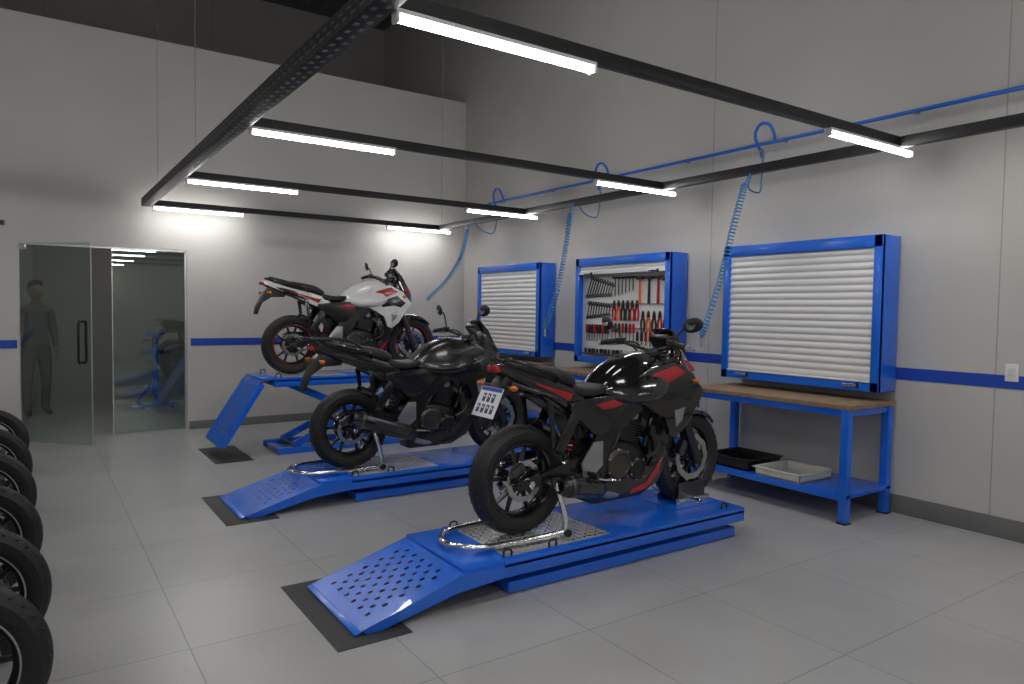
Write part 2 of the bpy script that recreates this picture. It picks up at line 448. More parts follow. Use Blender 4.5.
def cabinet(y0, y1, opened):
    z0, z1 = .93, 2.10; D = .27; x0 = XW-D; e = empty('roller_shutter_tool_cabinet')
    xb = XW-.022; Db = xb-x0
    b = MB(); t = .03; fw = .065
    for y in (y0+t/2, y1-t/2): b.box((xb-Db/2, y, (z0+z1)/2), (Db, t, z1-z0), M_blue, bev=.003)
    b.box((xb-Db/2, (y0+y1)/2, z1-t/2), (Db, y1-y0-.002, t), M_blue, bev=.003)
    b.box((xb-Db/2, (y0+y1)/2, z0+t/2), (Db, y1-y0-.002, t), M_blue, bev=.003)
    b.box((xb-.004, (y0+y1)/2, (z0+z1)/2), (.006, y1-y0-.01, z1-z0-.01), M_blue)
    for y in (y0+fw/2, y1-fw/2): b.box((x0+.015, y, (z0+z1)/2), (.036, fw, z1-z0), M_blue, bev=.003)
    b.box((x0+.015, (y0+y1)/2, z1-.045), (.036, y1-y0-.002, .09), M_blue, bev=.003)
    b.box((x0+.015, (y0+y1)/2, z0+.035), (.036, y1-y0-.002, .07), M_blue, bev=.003)
    b.box((XW-PD, (y0+y1)/2, (z0+z1)/2), (.02, y1-y0-.04, z1-z0-.04), M_panel)
    b.build('cabinet_body', e)
    b = MB(); za = z0+.075 if not opened else z1-.165; zb = z1-.09
    prof = []; pitch = .056 if not opened else .036; z = za
    while z < zb-.002:
        for k in range(7):
            f = k/7; prof.append((x0+.022-.010*sin(pi*min(1, f*1.12))**.7 if f < .9 else x0+.024, min(z+f*pitch, zb)))
        z += pitch
    vs = []; fs = []
    for (x, z) in prof: vs += [(x, y0+fw, z), (x, y1-fw, z)]
    for i in range(len(prof)-1): fs.append((2*i, 2*i+1, 2*i+3, 2*i+2))
    b.add(vs, fs, M_slat); b.box((x0+.034, (y0+y1)/2, (za+zb)/2), (.004, y1-y0-2*fw, zb-za), M_slat)
    b.box((x0+.012, (y0+y1)/2, za-.008), (.03, y1-y0-2*fw, .024), M_slat, bev=.004)
    b.build('roller_shutter', e, ang=50)
    b = MB()
    for y in (y0+.22, y1-.22):
        zz = za-.012 if opened else z0+.04
        b.box((x0-.008, y, zz), (.012, .10, .022), M_steel, bev=.004)
        b.cyl((x0-.016, y-.055, zz), (x0-.016, y+.055, zz), .009, M_steel, seg=8)
        b.box((x0-.008, y-.06, zz), (.016, .02, .035), M_black, bev=.004)
    b.build('latches', e)
    if opened: tools(e, y0+.05, y1-.05, z0+.04, z1-.15)
cabinet(2.78, 4.22, False); cabinet(4.87, 6.32, True); cabinet(7.02, 8.47, False)

def bench(y0, y1):
    e = empty('workbench'); x0 = 4.78; x1 = 5.41
    b = MB(); b.box(((x0+x1)/2, (y0+y1)/2, .842), (x1-x0, y1-y0, .036), M_wood, bev=.004); b.build('plywood_top', e)
    b = MB(); s = .06
    for x in (x0+.035, x1-.05):
        for y in (y0+.04, y1-.04):
            b.box((x, y, .413), (s, s, .82), M_blue, bev=.004); b.box((x, y, .006), (.075, .075, .012), M_black, bev=.003)
    for x in (x0+.035, x1-.05): b.box((x, (y0+y1)/2, .80), (.04, y1-y0-.1, .05), M_blue, bev=.003)
    for y in (y0+.04, y1-.04): b.box(((x0+x1)/2, y, .80), (x1-x0-.1, .04, .05), M_blue, bev=.003)
    b.box(((x0+x1)/2, (y0+y1)/2, .20), (x1-x0-.02, y1-y0-.02, .03), M_blue, bev=.004)
    b.box((x0+.012, (y0+y1)/2, .19), (.02, y1-y0-.02, .05), M_blue, bev=.004)
    b.build('steel_frame', e)
bench(2.76, 4.24); bench(4.86, 6.34); bench(7.0, 8.48)

def tray(name, c, d, mat, t=.012):
    b = MB(); x, y, z = c; w, l, hh = d
    b.box((x, y, z+t/2), (w, l, t), mat)
    for s_ in (-1, 1):
        b.box((x+s_*(w/2-t/2), y, z+hh/2), (t, l, hh), mat, bev=.003); b.box((x, y+s_*(l/2-t/2), z+hh/2), (w, t, hh), mat, bev=.003)
        b.box((x+s_*(w/2+.004), y, z+hh-.005), (.022, l+.03, .01), mat, bev=.003); b.box((x, y+s_*(l/2+.004), z+hh-.005), (w+.03, .022, .01), mat, bev=.003)
    b.build(name)
tray('oil_drip_tray', (5.03, 3.84, .217), (.42, .44, .09), M_black)
tray('parts_tray', (5.00, 3.34, .217), (.42, .40, .07), M_cream)

# small wall items
b = MB(); b.box((XW-.006, 2.02, 1.13), (.012, .08, .12), M_white, bev=.004); b.box((XW-.013, 2.02, 1.13), (.004, .045, .06), M_cream, bev=.002); b.build('wall_socket')
b = MB(); b.box((-.24, YB-.015, 2.36), (.05, .03, .05), M_grey, bev=.006); b.cyl((-.24, YB-.05, 2.36), (-.24, YB-.02, 2.36), .015, M_black); b.build('wall_sensor')

# ------------------------------------------------------------ motorcycle lifts
def perf(b, O, U, V, nu, nv, mat):
    O = Vector(O); U = Vector(U); V = Vector(V)
    q = [(-.5, 0), (-.5, -.5), (0, -.5), (.5, -.5), (.5, 0), (.5, .5), (0, .5), (-.5, .5)]
    a, c = .34, .22
    w = [(-a, 0), (-a*.75, -c), (0, -c), (a*.75, -c), (a, 0), (a*.75, c), (0, c), (-a*.75, c)]
    for i in range(nu):
        for j in range(nv):
            def pt(p): return O+U*((i+.5+p[0])/nu)+V*((j+.5+p[1])/nv)
            if 1 < i < nu-1 and 1 < j < nv-2 and (i+j) % 2 == 0:
                b.add([pt(p) for p in q]+[pt(p) for p in w], [(k, (k+1) % 8, 8+(k+1) % 8, 8+k) for k in range(8)], mat)
            else:
                b.add([pt(p) for p in ((-.5, -.5), (.5, -.5), (.5, .5), (-.5, .5))], [(0, 1, 2, 3)], mat)

def bar(b, p0, p1, w, hh, mat, bev=.004):
    p0 = Vector(p0); p1 = Vector(p1); d = p1-p0; a = math.atan2(-d.z, math.hypot(d.x, d.y)); yaw = math.atan2(d.y, d.x)
    b.box((p0+p1)/2, (d.length, w, hh), mat, R=(RZ(yaw) @ RY(a)), bev=bev)

def lift(y0, H):
    e = empty('motorcycle_lift'); y1 = y0+.68; ym = (y0+y1)/2; xa, xb = 2.02, 3.96
    b = MB()
    b.box(((xa+xb)/2, ym, H-.02), (xb-xa, .68, .04), M_blue, bev=.004)
    for y in (y0+.02, y1-.02): b.box(((xa+xb)/2, y, H-.055), (xb-xa, .04, .075), M_blue, bev=.005)
    for x in (xa+.02, xb-.02): b.box((x, ym, H-.05), (.04, .66, .07), M_blue, bev=.004)
    b.box((xb-.25, ym, H+.003), (.42, .30, .006), M_blue, bev=.002)
    b.build('platform', e)
    b = MB()
    if H < .3:
        A = (1.78, H-.02); T = (1.20, .012)
        b.box(((A[0]+xa)/2, ym, H-.012), (xa-A[0], .66, .022), M_blue, bev=.003)
        for y in (y0+.012, y1-.012): b.prism([(1.26, .004), (1.34, .004), (1.74, .09), (xa, .11), (xa, H-.02), (A[0], H-.021), (1.24, .022)], y-.011, y+.011, M_blue)
    else:
        A = (1.90, H-.02); T = (1.50, .13)
        b.box(((A[0]+xa)/2, ym, H-.012), (xa-A[0], .66, .022), M_blue, bev=.003)
        for y in (y0+.012, y1-.012): bar(b, (A[0], y, A[1]-.035), (T[0]+.02, y, T[1]), .022, .06, M_blue)
    perf(b, (T[0], y0, T[1]), (A[0]-T[0], 0, A[1]-T[1]), (0, .68, 0), 13, 15, M_blue)
    q = Vector((A[0]-T[0], 0, A[1]-T[1])).normalized(); nrm = Vector((q.z, 0, -q.x))*.028
    bar(b, Vector((T[0], ym, T[1]))+q*.09+nrm*.75, Vector((A[0], ym, A[1]))+nrm, .60, .006, M_black, 0)  # black sheet added below the slots, standing in for the shade under the ramp
    bar(b, Vector((T[0], ym, T[1]-.004)), Vector((T[0], ym, T[1]-.004))+q*.035, .68, .010, M_blue)
    b.build('ramp', e)
    b = MB() # base frame + scissors
    for y in (y0+.07, y1-.07): b.box(((xa+xb)/2, y, .035), (xb-xa-.1, .07, .06), M_blue, bev=.004)
    for x in (xa+.10, xb-.12): b.box((x, ym, .028), (.08, .50, .045), M_blue, bev=.004)
    zt = H-.09; zb = .07
    for y in (y0+.13, y1-.13):
        if H < .3:
            bar(b, (xa+.2, y, .075), (xb-.2, y, zt), .04, .05, M_blue)
        else:
            span = 1.35; x0 = 2.25
            bar(b, (x0, y, zb), (x0+span, y, zt), .035, .07, M_blue)
            s_ = .045 if y < ym else -.045
            bar(b, (x0, y+s_, zt), (x0+span, y+s_, zb), .035, .07, M_blue)
            b.cyl((x0+span/2, y-.05, (zb+zt)/2), (x0+span/2, y+.05, (zb+zt)/2), .025, M_grey)
    if H >= .3:
        for x in (2.25, 3.60):
            for z in (zb, zt): b.cyl((x, y0+.1, z), (x, y1-.1, z), .018, M_grey)
        b.cyl((2.5, ym, .12), (3.1, ym, .45), .035, M_grey); b.cyl((3.0, ym, .4), (3.3, ym, .56), .02, M_steel)
    b.build('scissor_base', e)
    # chequer plate
    b = MB(); px0, px1 = 2.06, 2.80; pw = .58
    b.box(((px0+px1)/2, ym, H+.002), (px1-px0, pw, .004), M_alu, bev=.001)
    nx, ny = 18, 14
    for i in range(nx):
        for j in range(ny):
            b.box((px0+(i+.5)*(px1-px0)/nx, ym-pw/2+(j+.5)*pw/ny, H+.0055), (.030, .010, .004), M_steel, R=RZ(pi/4 if (i+j) % 2 else -pi/4))
    b.build('chequer_plate', e)
    # front wheel vise, hooks
    b = MB()
    for s_ in (-1, 1):
        b.box((3.72, ym+s_*.085, H+.09), (.26, .008, .12), M_grey, bev=.003)
        b.box((3.72, ym+s_*.10, H+.03), (.30, .03, .05), M_steel, bev=.004)
        b.cyl((3.66, ym+s_*.09, H+.06), (3.66, ym+s_*.22, H+.06), .012, M_steel, seg=8)
    b.tube([(3.66, ym-.22, H+.06), (3.62, ym-.25, H+.06), (3.54, ym-.26, H+.07)], .009, M_steel, n=3)
    for x in (xa+.05, xa+.35, xb-.15):
        for y in (y0+.05, y1-.05):
            b.tube([(x-.025, y, H), (x-.02, y, H+.035), (x+.02, y, H+.035), (x+.025, y, H)], .006, M_black, n=3, seg=6)
    b.build('wheel_vise', e)
    b = MB(); b.box((1.27 if H < .3 else 1.62, ym, .002), (.36, .86, .004), M_mat, bev=.001)
    o = b.build('floor_plate', e)
YL = (3.0, 5.12, 7.18); HL = (.2, .2, .79)
for y, H in zip(YL, HL): lift(y, H)

# ------------------------------------------------------------ motorcycle
def motorcycle(name, body, accent, wheelm, rimstripe=None, rack=False, barw=1., mirrors=True, plate=True, tankm=None, engm=None, fguard=True, tail=1.0, bigpipe=False, spring=None, lift_bar=0., headm=None, accent2=None, tankacc=None):
    tankm = tankm or body; engm = engm or M_engd; spring = spring or M_grey; headm = headm or body; accent2 = accent2 or M_blackm
    e = empty(name); WB = 1.36
    def wheel(nm, cx, cz, R, hw, rim, disc, dsides, spr):
        b = MB(); o = (cx, 0, cz); ax = (0, 1, 0); dR = R-rim
        half = [(rim, -hw*.72), (rim+.012, -hw*.90), (rim+dR*.35, -hw*.99), (rim+dR*.62, -hw), (R-.030, -hw*.88), (R-.014, -hw*.66), (R-.004, -hw*.34)]
        pr = half+[(R, 0)]+[(r, -q) for r, q in half[::-1]]
        b.lathe(pr, o, ax, M_rub, 56, closed=True)
        for k in range(36):
            a = 2*pi*k/36
            for s_ in (-1, 1):
                p = Vector((cx+(R-.0115)*cos(a), s_*hw*.52, cz+(R-.0115)*sin(a)))
                b.box(p, (.006, .032, .004), M_black, R=RY(-a) @ RX(s_*.6))
        w = hw*.72
        b.lathe([(rim+.006, -w), (rim-.006, -w*1.02), (rim-.016, -w*.8), (rim-.024, -w*.3), (rim-.024, w*.3), (rim-.016, w*.8), (rim-.006, w*1.02), (rim+.006, w)], o, ax, wheelm, 56, closed=True)
        if rimstripe:
            for s_ in (-1, 1): b.lathe([(rim+.005, s_*(w+.0015)), (rim-.004, s_*(w*1.02+.0015))], o, ax, rimstripe, 56, cap=False)
        for k in range(5):
            for q in (-.24, .24):
                a0 = 2*pi*k/5+q*.55+.3; a1 = 2*pi*k/5+q*1.05+.3; rings = []
                for t in (0, .5, 1):
                    a = a0+(a1-a0)*t; r = .035+(rim-.018-.035)*t; wd = .015-.006*t; th = .020-.006*t
                    c = Vector((cx+r*cos(a), 0, cz+r*sin(a))); tn = Vector((-sin(a), 0, cos(a)))
                    rings.append([c+tn*wd+Vector((0, th*.5, 0)), c+tn*wd*.4+Vector((0, th, 0)), c-tn*wd*.4+Vector((0, th, 0)), c-tn*wd+Vector((0, th*.5, 0)),
                                  c-tn*wd-Vector((0, th*.5, 0)), c-tn*wd*.4-Vector((0, th, 0)), c+tn*wd*.4-Vector((0, th, 0)), c+tn*wd-Vector((0, th*.5, 0))])
                b.loft(rings, wheelm)
        b.lathe([(.028, -.062), (.044, -.05), (.040, 0), (.044, .05), (.028, .062)], o, ax, wheelm, 20)
        b.cyl((cx, -.125, cz), (cx, .125, cz), .012, M_steel)
        for s_ in dsides:
            b.lathe([(disc*.74, s_*.058), (disc, s_*.058), (disc, s_*.063), (disc*.74, s_*.063)], o, ax, M_disc, 60, closed=True, wob=(10, .018))
            for k in range(6):
                a = 2*pi*k/6; bar(b, (cx+.035*cos(a), s_*.0605, cz+.035*sin(a)), (cx+disc*.77*cos(a), s_*.0605, cz+disc*.77*sin(a)), .006, .014, M_black, 0)
        if spr:
            b.lathe([(.060, .070), (.092, .070), (.092, .076), (.060, .076)], o, ax, M_steel, 40, closed=True, wob=(20, .03))
        b.build(nm, e)
    wheel('rear_wheel', 0, .308, .308, .074, .208, .115, (-1,), True)
    wheel('front_wheel', WB, .302, .302, .057, .210, .150, (1, -1), False)

    # ---- engine
    b = MB()
    b.sup([(.42, .33, .42, .06, 3), (.47, .25, .46, .10, 3.5), (.58, .20, .49, .115, 4), (.74, .19, .48, .115, 4), (.86, .22, .44, .10, 3.5), (.92, .27, .36, .06, 3)], engm)
    for (x, z, r, s_, dd) in ((.64, .345, .100, -1, .05), (.80, .30, .070, -1, .04), (.76, .32, .09, 1, .055), (.52, .36, .06, 1, .045)):
        b.lathe([(r, 0), (r, dd*.55), (r*.92, dd*.85), (r*.78, dd), (r*.70, dd), (r*.66, dd*.85), (.01, dd*.85)], (x, s_*.105, z), (0, s_, 0), M_goldm if r > .095 else engm, 28)
        for k in range(7):
            a = 2*pi*k/7; b.cyl((x+r*.93*cos(a), s_*(.105+dd*.4), z+r*.93*sin(a)), (x+r*.93*cos(a), s_*(.105+dd*.95), z+r*.93*sin(a)), .006, M_silver, seg=6)
    R = RY(radians(16)); dr = R @ Vector((0, 0, 1)); c0 = Vector((.755, 0, .45))
    b.box(c0+dr*.07, (.135, .14, .16), engm, R=R, bev=.01)
    for k in range(8): b.box(c0+dr*(.02+k*.016), (.175, .175, .005), M_grey, R=R)
    b.box(c0+dr*.175, (.16, .17, .07), engm, R=R, bev=.012); b.box(c0+dr*.225, (.13, .14, .05), M_black, R=R, bev=.018)
    for s_ in (-1, 1): b.cyl(c0+dr*.18+Vector((0, s_*.07, 0)), c0+dr*.18+Vector((0, s_*.10, 0)), .03, M_silver)
    b.cyl((.70, 0, .62), (.58, 0, .64), .028, M_black); b.box((.50, 0, .63), (.20, .20, .16), M_black, bev=.02)
    b.box((.42, 0, .56), (.10, .16, .10), M_black, bev=.02)
    b.tube([(.58, -.13, .42), (.62, -.14, .50), (.70, -.11, .60), (.74, -.08, .66)], .007, M_black)
    Rr = RY(radians(-14)); b.box((.985, 0, .56), (.028, .26, .22), M_grey, R=Rr, bev=.004)
    for k in range(12): b.box(Vector((.985, 0, .56))+Rr @ Vector((.016, 0, -.095+k*.0172)), (.004, .24, .005), M_black, R=Rr)
    b.tube([(.98, -.12, .48), (.95, -.14, .40), (.88, -.12, .36)], .014, M_black); b.tube([(.98, .12, .65), (.9, .13, .66), (.82, .09, .64)], .014, M_black)
    b.build('engine', e)

    # ---- exhaust
    b = MB()
    b.tube([(.84, -.02, .58), (.92, -.03, .57), (.985, -.05, .48), (.97, -.07, .32), (.88, -.08, .20), (.72, -.09, .155), (.58, -.12, .165), (.48, -.155, .20)], .021, M_silver, n=6, seg=12)
    b.box((.60, -.03, .165), (.30, .18, .09), M_black, bev=.025)
    if bigpipe: A = Vector((.50, -.165, .235)); Bv = Vector((-.06, -.21, .42)); k = 1.12
    else: A = Vector((.50, -.165, .215)); Bv = Vector((.14, -.20, .29)); k = 1.0
    dv = (Bv-A); L = dv.length
    b.lathe([(.022, 0), (.035*k, .02), (.052*k, .07), (.058*k, .12), (.058*k, L-.10), (.052*k, L-.03), (.040*k, L), (.028*k, L), (.026*k, L-.03), (.005, L-.03)], A, dv, M_blackm, 24)
    b.lathe([(.059*k, L-.09), (.061*k, L-.085), (.060*k, L-.07), (.058*k, L-.06)], A, dv, M_grey, 24)
    cc = A+dv*.45+Vector((0, -.055*k, .01)); bar(b, cc-dv*.28, cc+dv*.25, .012, .05, M_grey, .005)
    b.build('exhaust', e)

    # ---- frame, swingarm, suspension
    b = MB()
    for s_ in (-1, 1):
        b.prism([(1.06, .86), (1.02, .89), (.80, .76), (.58, .68), (.47, .56), (.42, .44), (.42, .30), (.48, .25), (.54, .30), (.55, .42), (.64, .55), (.82, .66), (1.04, .78)], s_*.122-.016, s_*.122+.016, M_blackm, bev=.009)
        b.tube([(1.05, s_*.03, .80), (1.0, s_*.07, .68), (.94, s_*.08, .55), (.90, s_*.08, .42)], .018, M_blackm)
        b.tube([(.62, s_*.10, .66), (.40, s_*.10, .71), (.10, s_*.09, .79), (-.10, s_*.07, .86)], .014, M_blackm)
        b.tube([(.50, s_*.11, .52), (.34, s_*.10, .63), (.10, s_*.09, .77)], .014, M_blackm)
        rings = []
        for x, z, hh, y, w in ((.50, .37, .035, .085, .022), (.40, .375, .05, .10, .02), (.20, .345, .040, .112, .017), (.05, .315, .030, .115, .016), (-.06, .303, .025, .115, .014)):
            rings.append([Vector((x, s_*(y-w), z-hh)), Vector((x, s_*(y+w), z-hh)), Vector((x, s_*(y+w*1.05), z)), Vector((x, s_*(y+w), z+hh)), Vector((x, s_*(y-w), z+hh))])
        b.loft(rings, M_blackm)
        b.cyl((0, s_*.13, .305), (0, s_*.145, .305), .02, M_steel, seg=6)
        b.cyl((.13, s_*.125, .30), (.13, s_*.165, .30), .014, M_steel)
        b.prism([(.50, .50), (.43, .50), (.34, .38), (.36, .30), (.42, .30), (.50, .36)], s_*.147-.006, s_*.147+.006, M_silver, bev=.003)
        b.cyl((.39, s_*.14, .325), (.39, s_*.235, .315), .013, M_black, seg=8)
        b.box((.39, s_*.20, .33), (.03, .07, .012), M_rub, bev=.004)
        b.tube([(.39, s_*.15, .31), (.48, s_*.17, .28), (.56, s_*.18, .27), (.575, s_*.215, .275)], .007, M_steel)
        b.prism([(.36, .70), (.28, .70), (.20, .56), (.14, .46), (.17, .44), (.22, .46), (.29, .58)], s_*.137-.006, s_*.137+.006, M_blackm, bev=.003)
        b.prism([(.14, .76), (.10, .76), (.13, .58), (.14, .46), (.17, .46)], s_*.130-.004, s_*.130+.004, M_blackm, bev=.002)
        b.cyl((.17, s_*.145, .465), (.165, s_*.225, .46), .012, M_black, seg=8)
    b.cyl((.34, -.10, .37), (.34, .10, .37), .03, M_blackm)
    b.cyl((.36, 0, .40), (.44, 0, .66), .022, M_grey); sp = []
    for k in range(8*10+1):
        f = k/80; p = Vector((.36, 0, .42)).lerp(Vector((.43, 0, .62)), f); a = f*8*2*pi
        sp.append((p.x+.036*cos(a)*.93, .036*sin(a), p.z-.036*cos(a)*.36))
    b.tube(sp, .0065, spring, n=1, seg=6)
    b.prism([(.36, .72), (.40, .50), (.36, .38), (.345, .38), (.37, .50), (.28, .66), (.10, .76), (.10, .78)], -.07, .07, M_black, bev=.004)
    b.tube([(.0, .083, .397), (.5, .083, .395), (.54, .083, .36), (.5, .083, .325), (0, .083, .213), (-.065, .083, .245), (-.092, .083, .305), (-.065, .083, .37)], .008, M_steel, n=4, seg=6, closed=True)
    b.prism([(-.02, .44), (.34, .44), (.40, .40), (.34, .405), (-.02, .41), (-.08, .40)], .075, .100, M_black, bev=.003)
    b.tube([(.46, .12, .25), (.36, .155, .20), (.24, .17, .17)], .012, M_black)
    fd = Vector((-.42, 0, .9075)); fa = Vector((WB, 0, .302))
    def fp(L, y): return fa+fd*L+Vector((0, y, 0))
    for s_ in (-1, 1):
        y = s_*.102
        b.cyl(fp(-.03, y), fp(.36, y), .034, M_blackm if body != M_white else M_grey, r1=.031); b.cyl(fp(.35, y), fp(.38, y), .036, M_black); b.cyl(fp(.36, y), fp(.75, y), .022, M_silver)
        b.cyl(fp(.745, y), fp(.765, y), .026, M_grey)
        b.cyl(fp(0, y-.02), fp(0, y+.02), .03, M_grey)
    for L in (.53, .71): b.box(fp(L, 0), (.09, .27, .032), M_grey, R=RY(radians(-24.8)), bev=.01)
    b.cyl(fp(.5, 0), fp(.74, 0), .03, M_blackm)
    for s_ in (-1, 1): b.box((WB-.125, s_*.082, .38), (.055, .05, .10), M_grey, R=RY(radians(25)), bev=.012)
    b.box((-.06, -.082, .38), (.09, .045, .05), M_grey, R=RY(radians(-30)), bev=.012)
    b.tube([(WB-.12, .10, .42), (WB-.18, .12, .60), (WB-.24, .12, .80), (1.02, .10, .98)], .006, M_black)
    b.build('frame_and_suspension', e)

    # ---- body
    b = MB()
    b.sup([(.50, .755, .80, .05, 2.8, -.1, 0), (.54, .74, .845, .10, 3.0, -.2, 0), (.60, .72, .90, .135, 3.4, -.30, 0), (.70, .70, .96, .17, 3.8, -.40, 0), (.84, .70, 1.005, .195, 3.8, -.42, 0), (.96, .73, 1.00, .19, 3.4, -.40, 0), (1.05, .78, .955, .14, 2.8, -.28, 0), (1.10, .83, .89, .06, 2.4, 0, 0)], tankm, seg=28)
    b.lathe([(.045, 0), (.045, .008), (.035, .014), (.005, .014)], (.82, 0, .992), (0, 0, 1), M_silver, 20)
    for s_ in (-1, 1):
        T = Matrix.Translation((.80, s_*.158, 0)) @ Matrix.Rotation(s_*radians(9), 4, 'Z') @ Matrix.Translation((-.80, 0, 0))
        b.prism([(.68, .83), (.84, .915), (1.02, .955), (1.17, .88), (1.27, .75), (1.20, .69), (1.13, .55), (1.04, .48), (.99, .50), (.97, .62), (.86, .67), (.70, .74)], -.018, .018, body, bev=.012, M=T)
        b.prism([(.72, .79), (.88, .885), (1.03, .93), (1.11, .885), (.98, .825), (.80, .745)], s_*.018-.004, s_*.018+.004, accent, bev=.003, M=T)
        b.prism([(.90, .765), (1.10, .84), (1.20, .76), (1.14, .71), (1.06, .735), (.94, .71)], s_*.018-.004, s_*.018+.004, accent2, bev=.003, M=T)
        b.prism([(1.03, .65), (1.11, .67), (1.09, .59), (1.045, .55)], s_*.018-.004, s_*.018+.004, M_silver, bev=.003, M=T)
        b.prism([(.90, .56), (1.0, .56), (1.06, .50), (1.05, .42), (.98, .34), (.92, .36), (.93, .46), (.89, .50)], s_*.128-.012, s_*.128+.012, M_blackm, bev=.008)
        b.prism([(.24, .735), (.42, .755), (.62, .765), (.72, .71), (.62, .62), (.54, .55), (.44, .54), (.36, .61), (.24, .69)], s_*.128-.016, s_*.128+.016, M_blackm if body != M_white else M_black, bev=.010)
        b.prism([(.44, .715), (.58, .735), (.66, .71), (.60, .69), (.50, .685)], s_*.145-.004, s_*.145+.004, accent, bev=.003)
        T = Matrix.Translation((.3, s_*.112, 0)) @ Matrix.Rotation(s_*radians(7), 4, 'Z') @ Matrix.Translation((-.3, 0, 0))
        b.prism([(.38, .75), (.30, .81), (.10, .87), (-.12, .925), (-.31, .965), (-.29, .925), (-.12, .86), (.06, .785), (.22, .71), (.36, .70)], -.012, .012, body, bev=.008, M=T)
        b.prism([(.28, .785), (.06, .835), (-.16, .89), (-.06, .862), (.12, .80), (.25, .745)], s_*.012-.003, s_*.012+.003, accent, bev=.002, M=T)
        b.prism([(.48, .17), (.58, .125), (.84, .13), (.99, .20), (1.07, .35), (1.05, .43), (.97, .40), (.88, .27), (.62, .235), (.50, .25)], s_*.112-.010, s_*.112+.010, body if body != M_white else M_blackm, bev=.008)
        b.prism([(.74, .15), (.88, .165), (.98, .25), (1.03, .35), (.97, .30), (.88, .205), (.76, .18)], s_*.123-.003, s_*.123+.003, accent, bev=.002)
    b.sup([(.48, .15, .21, .08, 3), (.58, .13, .21, .10, 3), (.84, .135, .23, .10, 3), (.98, .20, .34, .10, 3), (1.04, .31, .41, .09, 3)], M_black)
    b.sup([(.38, .70, .78, .09, 3), (.2, .735, .83, .10, 3), (0, .80, .89, .09, 3), (-.15, .85, .925, .07, 2.6), (-.26, .90, .95, .05, 2.4), (-.31, .925, .955, .03, 2.4)], M_black)
    b.sup([(1.09, .83, 1.01, .09, 3.2, -.1, 0), (1.13, .78, 1.06, .135, 3.8, -.3, 0), (1.19, .745, 1.07, .148, 4, -.44, 0), (1.27, .74, 1.00, .125, 3.6, -.5, 0), (1.33, .76, .925, .085, 3, -.4, 0), (1.355, .79, .87, .04, 2.4, 0, 0)], headm)
    b.ell((1.29, 0, .828), (.070, .10, .055), M_lamp)
    for s_ in (-1, 1):
        b.prism([(1.12, .97), (1.23, .945), (1.30, .885), (1.25, .87), (1.15, .90)], s_*.122-.009, s_*.122+.009, accent, bev=.005)
    b.prism([(1.28, .95), (1.22, 1.06), (1.13, 1.15), (1.118, 1.14), (1.18, 1.04), (1.26, .945)], -.08, .08, M_blackg, bev=.003)
    def guard(cx, cz, r, hw, a0, a1, mat, N=16):
        rings = []
        for k in range(N+1):
            f = k/N; a = radians(a0+(a1-a0)*f); w = hw*(.75+.25*sin(pi*f)); ring = []
            pr = [(-w, -.035), (-w*.9, -.01), (-w*.5, .008), (0, .014), (w*.5, .008), (w*.9, -.01), (w, -.035), (w-.006, -.035), (w*.84, -.014), (w*.45, .002), (0, .008), (-w*.45, .002), (-w*.84, -.014), (-w+.006, -.035)]
            for (y, q) in pr: ring.append(Vector((cx+(r+q)*cos(a), y, cz+(r+q)*sin(a))))
            rings.append(ring)
        b.loft(rings, mat)
    if fguard:
        guard(WB, .30, .325, .078, 45, 165, M_blackg)
        for s_ in (-1, 1): bar(b, (WB-.10, s_*.078, .50), (WB-.08, s_*.082, .60), .008, .08, M_blackg, 0)
    guard(0, .308, .325, .080, 25, 75, M_black)
    b.squash(tail); b.build('bodywork', e)

    b = MB()
    b.sup([(.66, .81, .84, .05, 2.6), (.58, .775, .835, .10, 2.8), (.46, .755, .822, .140, 3.4), (.34, .76, .835, .145, 3.4), (.28, .78, .855, .12, 3)], M_seat)
    b.sup([(.31, .80, .88, .11, 3), (.22, .83, .925, .125, 3.4), (.04, .87, .957, .115, 3.4), (-.12, .91, .972, .085, 3), (-.18, .93, .965, .05, 2.6)], M_seat)
    b.squash(tail); b.build('seat', e)

    # tail, plate
    b = MB()
    for s_ in (-1, 1):
        b.tube([(.14, s_*.11, .86), (.10, s_*.155, .90), (-.06, s_*.15, .945), (-.22, s_*.10, .985), (-.25, s_*.05, .985)], .012, M_blackm, n=5)
        b.cyl((-.25, s_*.03, .84), (-.27, s_*.14, .84), .007, M_black); b.ell((-.27, s_*.16, .84), (.022, .033, .016), M_amber)
        b.cyl((1.16, s_*.11, .83), (1.17, s_*.21, .83), .008, M_black); b.ell((1.175, s_*.235, .83), (.022, .033, .016), M_amber)
    b.box((-.295, 0, .935), (.05, .10, .035), M_lensr, bev=.01)
    b.prism([(-.06, .84), (-.22, .91), (-.28, .86), (-.36, .70), (-.375, .62), (-.35, .62), (-.31, .74), (-.22, .80), (-.08, .80)], -.045, .045, M_black, bev=.005)
    if plate:
        Rp = RY(radians(30)); c = Vector((-.345, 0, .755))
        off = Rp @ Vector((-.003, 0, 0))
        b.box(c, (.004, .215, .180), M_plate, R=Rp, bev=.0015)
        b.box(c+off+Rp @ Vector((0, 0, .076)), (.002, .20, .022), M_bluewall, R=Rp)
        for r_, zz in enumerate((.025, -.042)):
            for k in range(3 if r_ == 0 else 4):
                yk = (k-(1 if r_ == 0 else 1.5))*.045
                b.box(c+off+Rp @ Vector((0, yk, zz)), (.002, .026, .050), M_platet, R=Rp)
                b.box(c+off*1.6+Rp @ Vector((0, yk, zz+.008)), (.002, .011, .012), M_plate, R=Rp)
